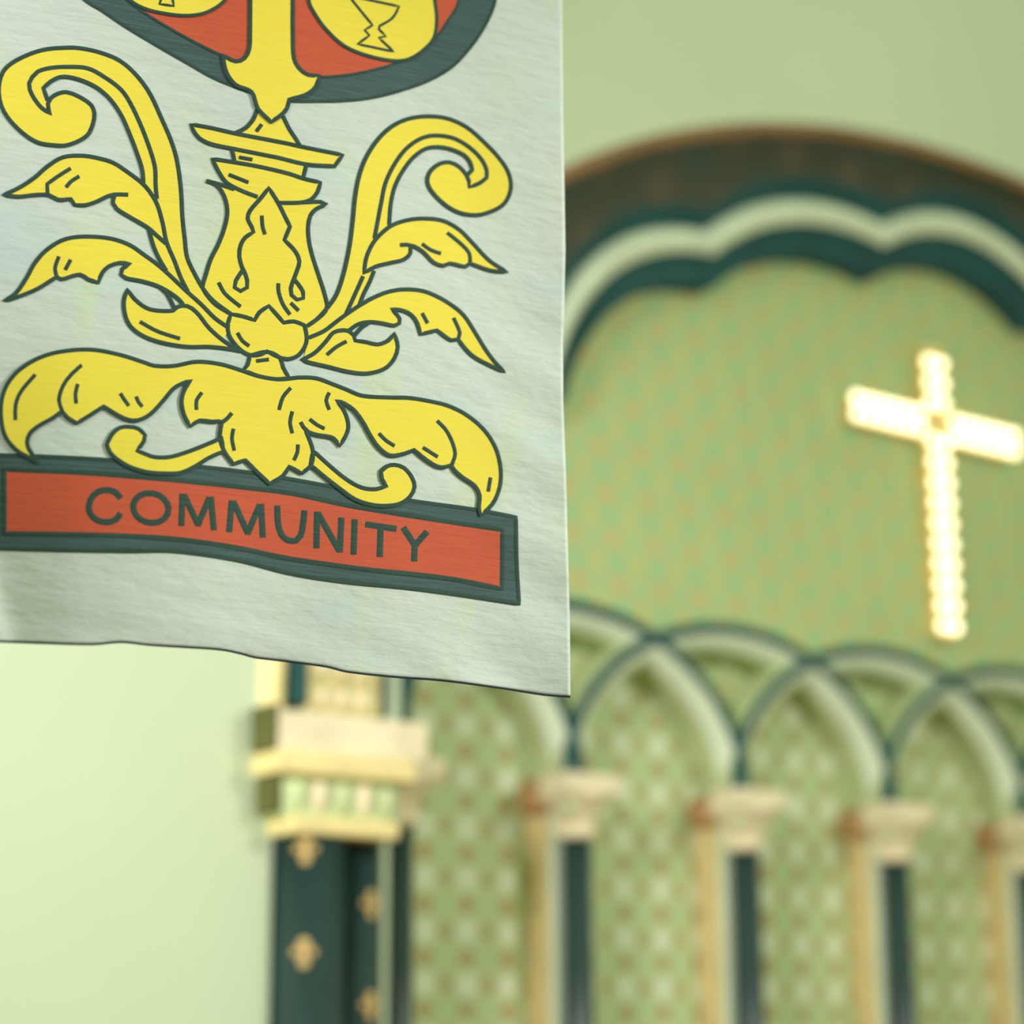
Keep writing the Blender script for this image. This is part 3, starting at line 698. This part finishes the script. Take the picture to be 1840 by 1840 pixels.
# base acanthus and small scrolls
applique('small_scroll', over=True, fill='C 1410,1368 1340,1400 1200,1455 1080,1490 980,1490 910,1465 870,1450 915,1390 922,1350 880,1310 820,1298 760,1305 710,1350 680,1410 700,1460 740,1500 820,1550 930,1585 1050,1595 1150,1590 1240,1550 1330,1495 1420,1455')
applique('small_scroll', over=True, fill='D 222,1450 320,1540 430,1630 530,1685 620,1695 690,1675 660,1630 655,1580 690,1550 740,1540 800,1560 850,1620 867,1680 840,1740 780,1785 700,1800 600,1795 490,1760 390,1690 300,1620 205,1540')
applique('acanthus_base', over=True, fill='C 250,1530 200,1500 110,1450 40,1370 12,1280 8,1150 40,1040 120,940 250,860 390,820 580,808 760,840 920,890 980,910 1100,912 1250,885 1400,900 1520,935 1640,975 1760,996 1840,992 D 130,985 240,990 340,1025 430,1060 530,1100 700,1112 830,1115 960,1135 1080,1165 1200,1225 1310,1320 1380,1430 1412,1550 1412,1660 1380,1760 F 1270,540 1217,588 1205,540 1210,460 1180,400 1100,345 1050,300 1030,267 D 1060,1555 1010,1550 930,1500 865,1445 800,1470 710,1480 640,1430 590,1360 540,1270 480,1190 420,1150 370,1130 420,1200 445,1280 440,1330 410,1390 390,1420 350,1370 250,1350 190,1330 165,1300 190,1360 220,1450 210,1540 150,1595 70,1550 30,1610 C 1715,1660 1640,1590 1560,1510 1485,1535 1430,1460 1400,1380 1405,1300 1415,1262 1340,1265 1270,1258 1210,1295 1170,1220 1155,1130 1175,1060 1215,1000 1110,1050 1040,1130 960,1215 900,1250 840,1258 760,1230 660,1168 580,1220 490,1275 430,1240 395,1197 340,1240 250,1290 190,1340 172,1400 190,1450 235,1512',
         strokes=('C 1405,1275 1440,1250 1475,1210', 'D 190,1335 160,1300 142,1268'),
         veins=('C 397,1200 375,1130 400,1040 450,970 520,905', 'C 225,965 130,1080 100,1160 98,1255', 'C 495,1025 480,1090 485,1150', 'C 765,1085 790,1125 820,1165', 'C 865,1105 880,1140 905,1170', 'C 1285,1080 1250,1130 1250,1190', 'C 1485,1310 1475,1370 1490,1450',
                'D 80,1050 30,1110 5,1190', 'D 325,1080 305,1130 325,1190', 'D 90,1200 75,1270 90,1340', 'D 200,1250 245,1285 295,1310', 'D 125,1410 122,1460 100,1510', 'D 640,1340 685,1385 740,1420', 'D 920,1430 1015,1490', 'D 1350,1620 1335,1710', 'D 1102,1545 1125,1470 1100,1380 1060,1310 1010,1260'))

# rod, cords and the roof beam the banner hangs from (above the picture)
Pt, _ = onto(np.array([[-150., -905.], [1030., -905.]]), 0.004)
def tube_me(p, q, r, n=14):
    p, q = Vector(p), Vector(q); d = (q - p); Z = d.normalized(); X_ = Z.orthogonal().normalized(); Y_ = Z.cross(X_)
    V = [p + (X_ * math.cos(2 * PI * i / n) + Y_ * math.sin(2 * PI * i / n)) * r for i in range(n)] + [q + (X_ * math.cos(2 * PI * i / n) + Y_ * math.sin(2 * PI * i / n)) * r for i in range(n)]
    return mesh(V, [(i, (i + 1) % n, n + (i + 1) % n, n + i) for i in range(n)] + [tuple(range(n - 1, -1, -1)), tuple(range(n, 2 * n))], True)
zt_ = float(max(Pt[0][2], Pt[1][2])); pl = Pt[0].copy(); pr = Pt[1].copy(); pl[2] = pr[2] = zt_
link('rod', tube_me(pl, pr, 0.014), M['wood'], banner)
zbeam = zt_ + 0.7
for q in (pl, pr):
    qq = q + (pr - pl) * (0.08 if q is pl else -0.08)
    link('hanging_cord', tube_me(qq, (qq[0], qq[1], zbeam), 0.004, 8), M['cream'], banner)
mid_ = (pl + pr) / 2; d_ = (pr - pl) / np.linalg.norm(pr - pl)
A_, B_ = mid_ - d_ * 3.5, mid_ + d_ * 3.5; n_ = np.array([-d_[1], d_[0], 0]) * 0.09
V = [tuple(A_ + n_)[:2] + (zbeam,), tuple(A_ - n_)[:2] + (zbeam,), tuple(B_ - n_)[:2] + (zbeam,), tuple(B_ + n_)[:2] + (zbeam,)]
V += [(x, y, zbeam + 0.24) for x, y, _ in V]
tag(link('trim_1', mesh(V, [(3, 2, 1, 0), (4, 5, 6, 7), (0, 1, 5, 4), (1, 2, 6, 5), (2, 3, 7, 6), (3, 0, 4, 7)], False), M['wood']), 'dark timber roof beam carrying the banner cords', None, None, 'structure')
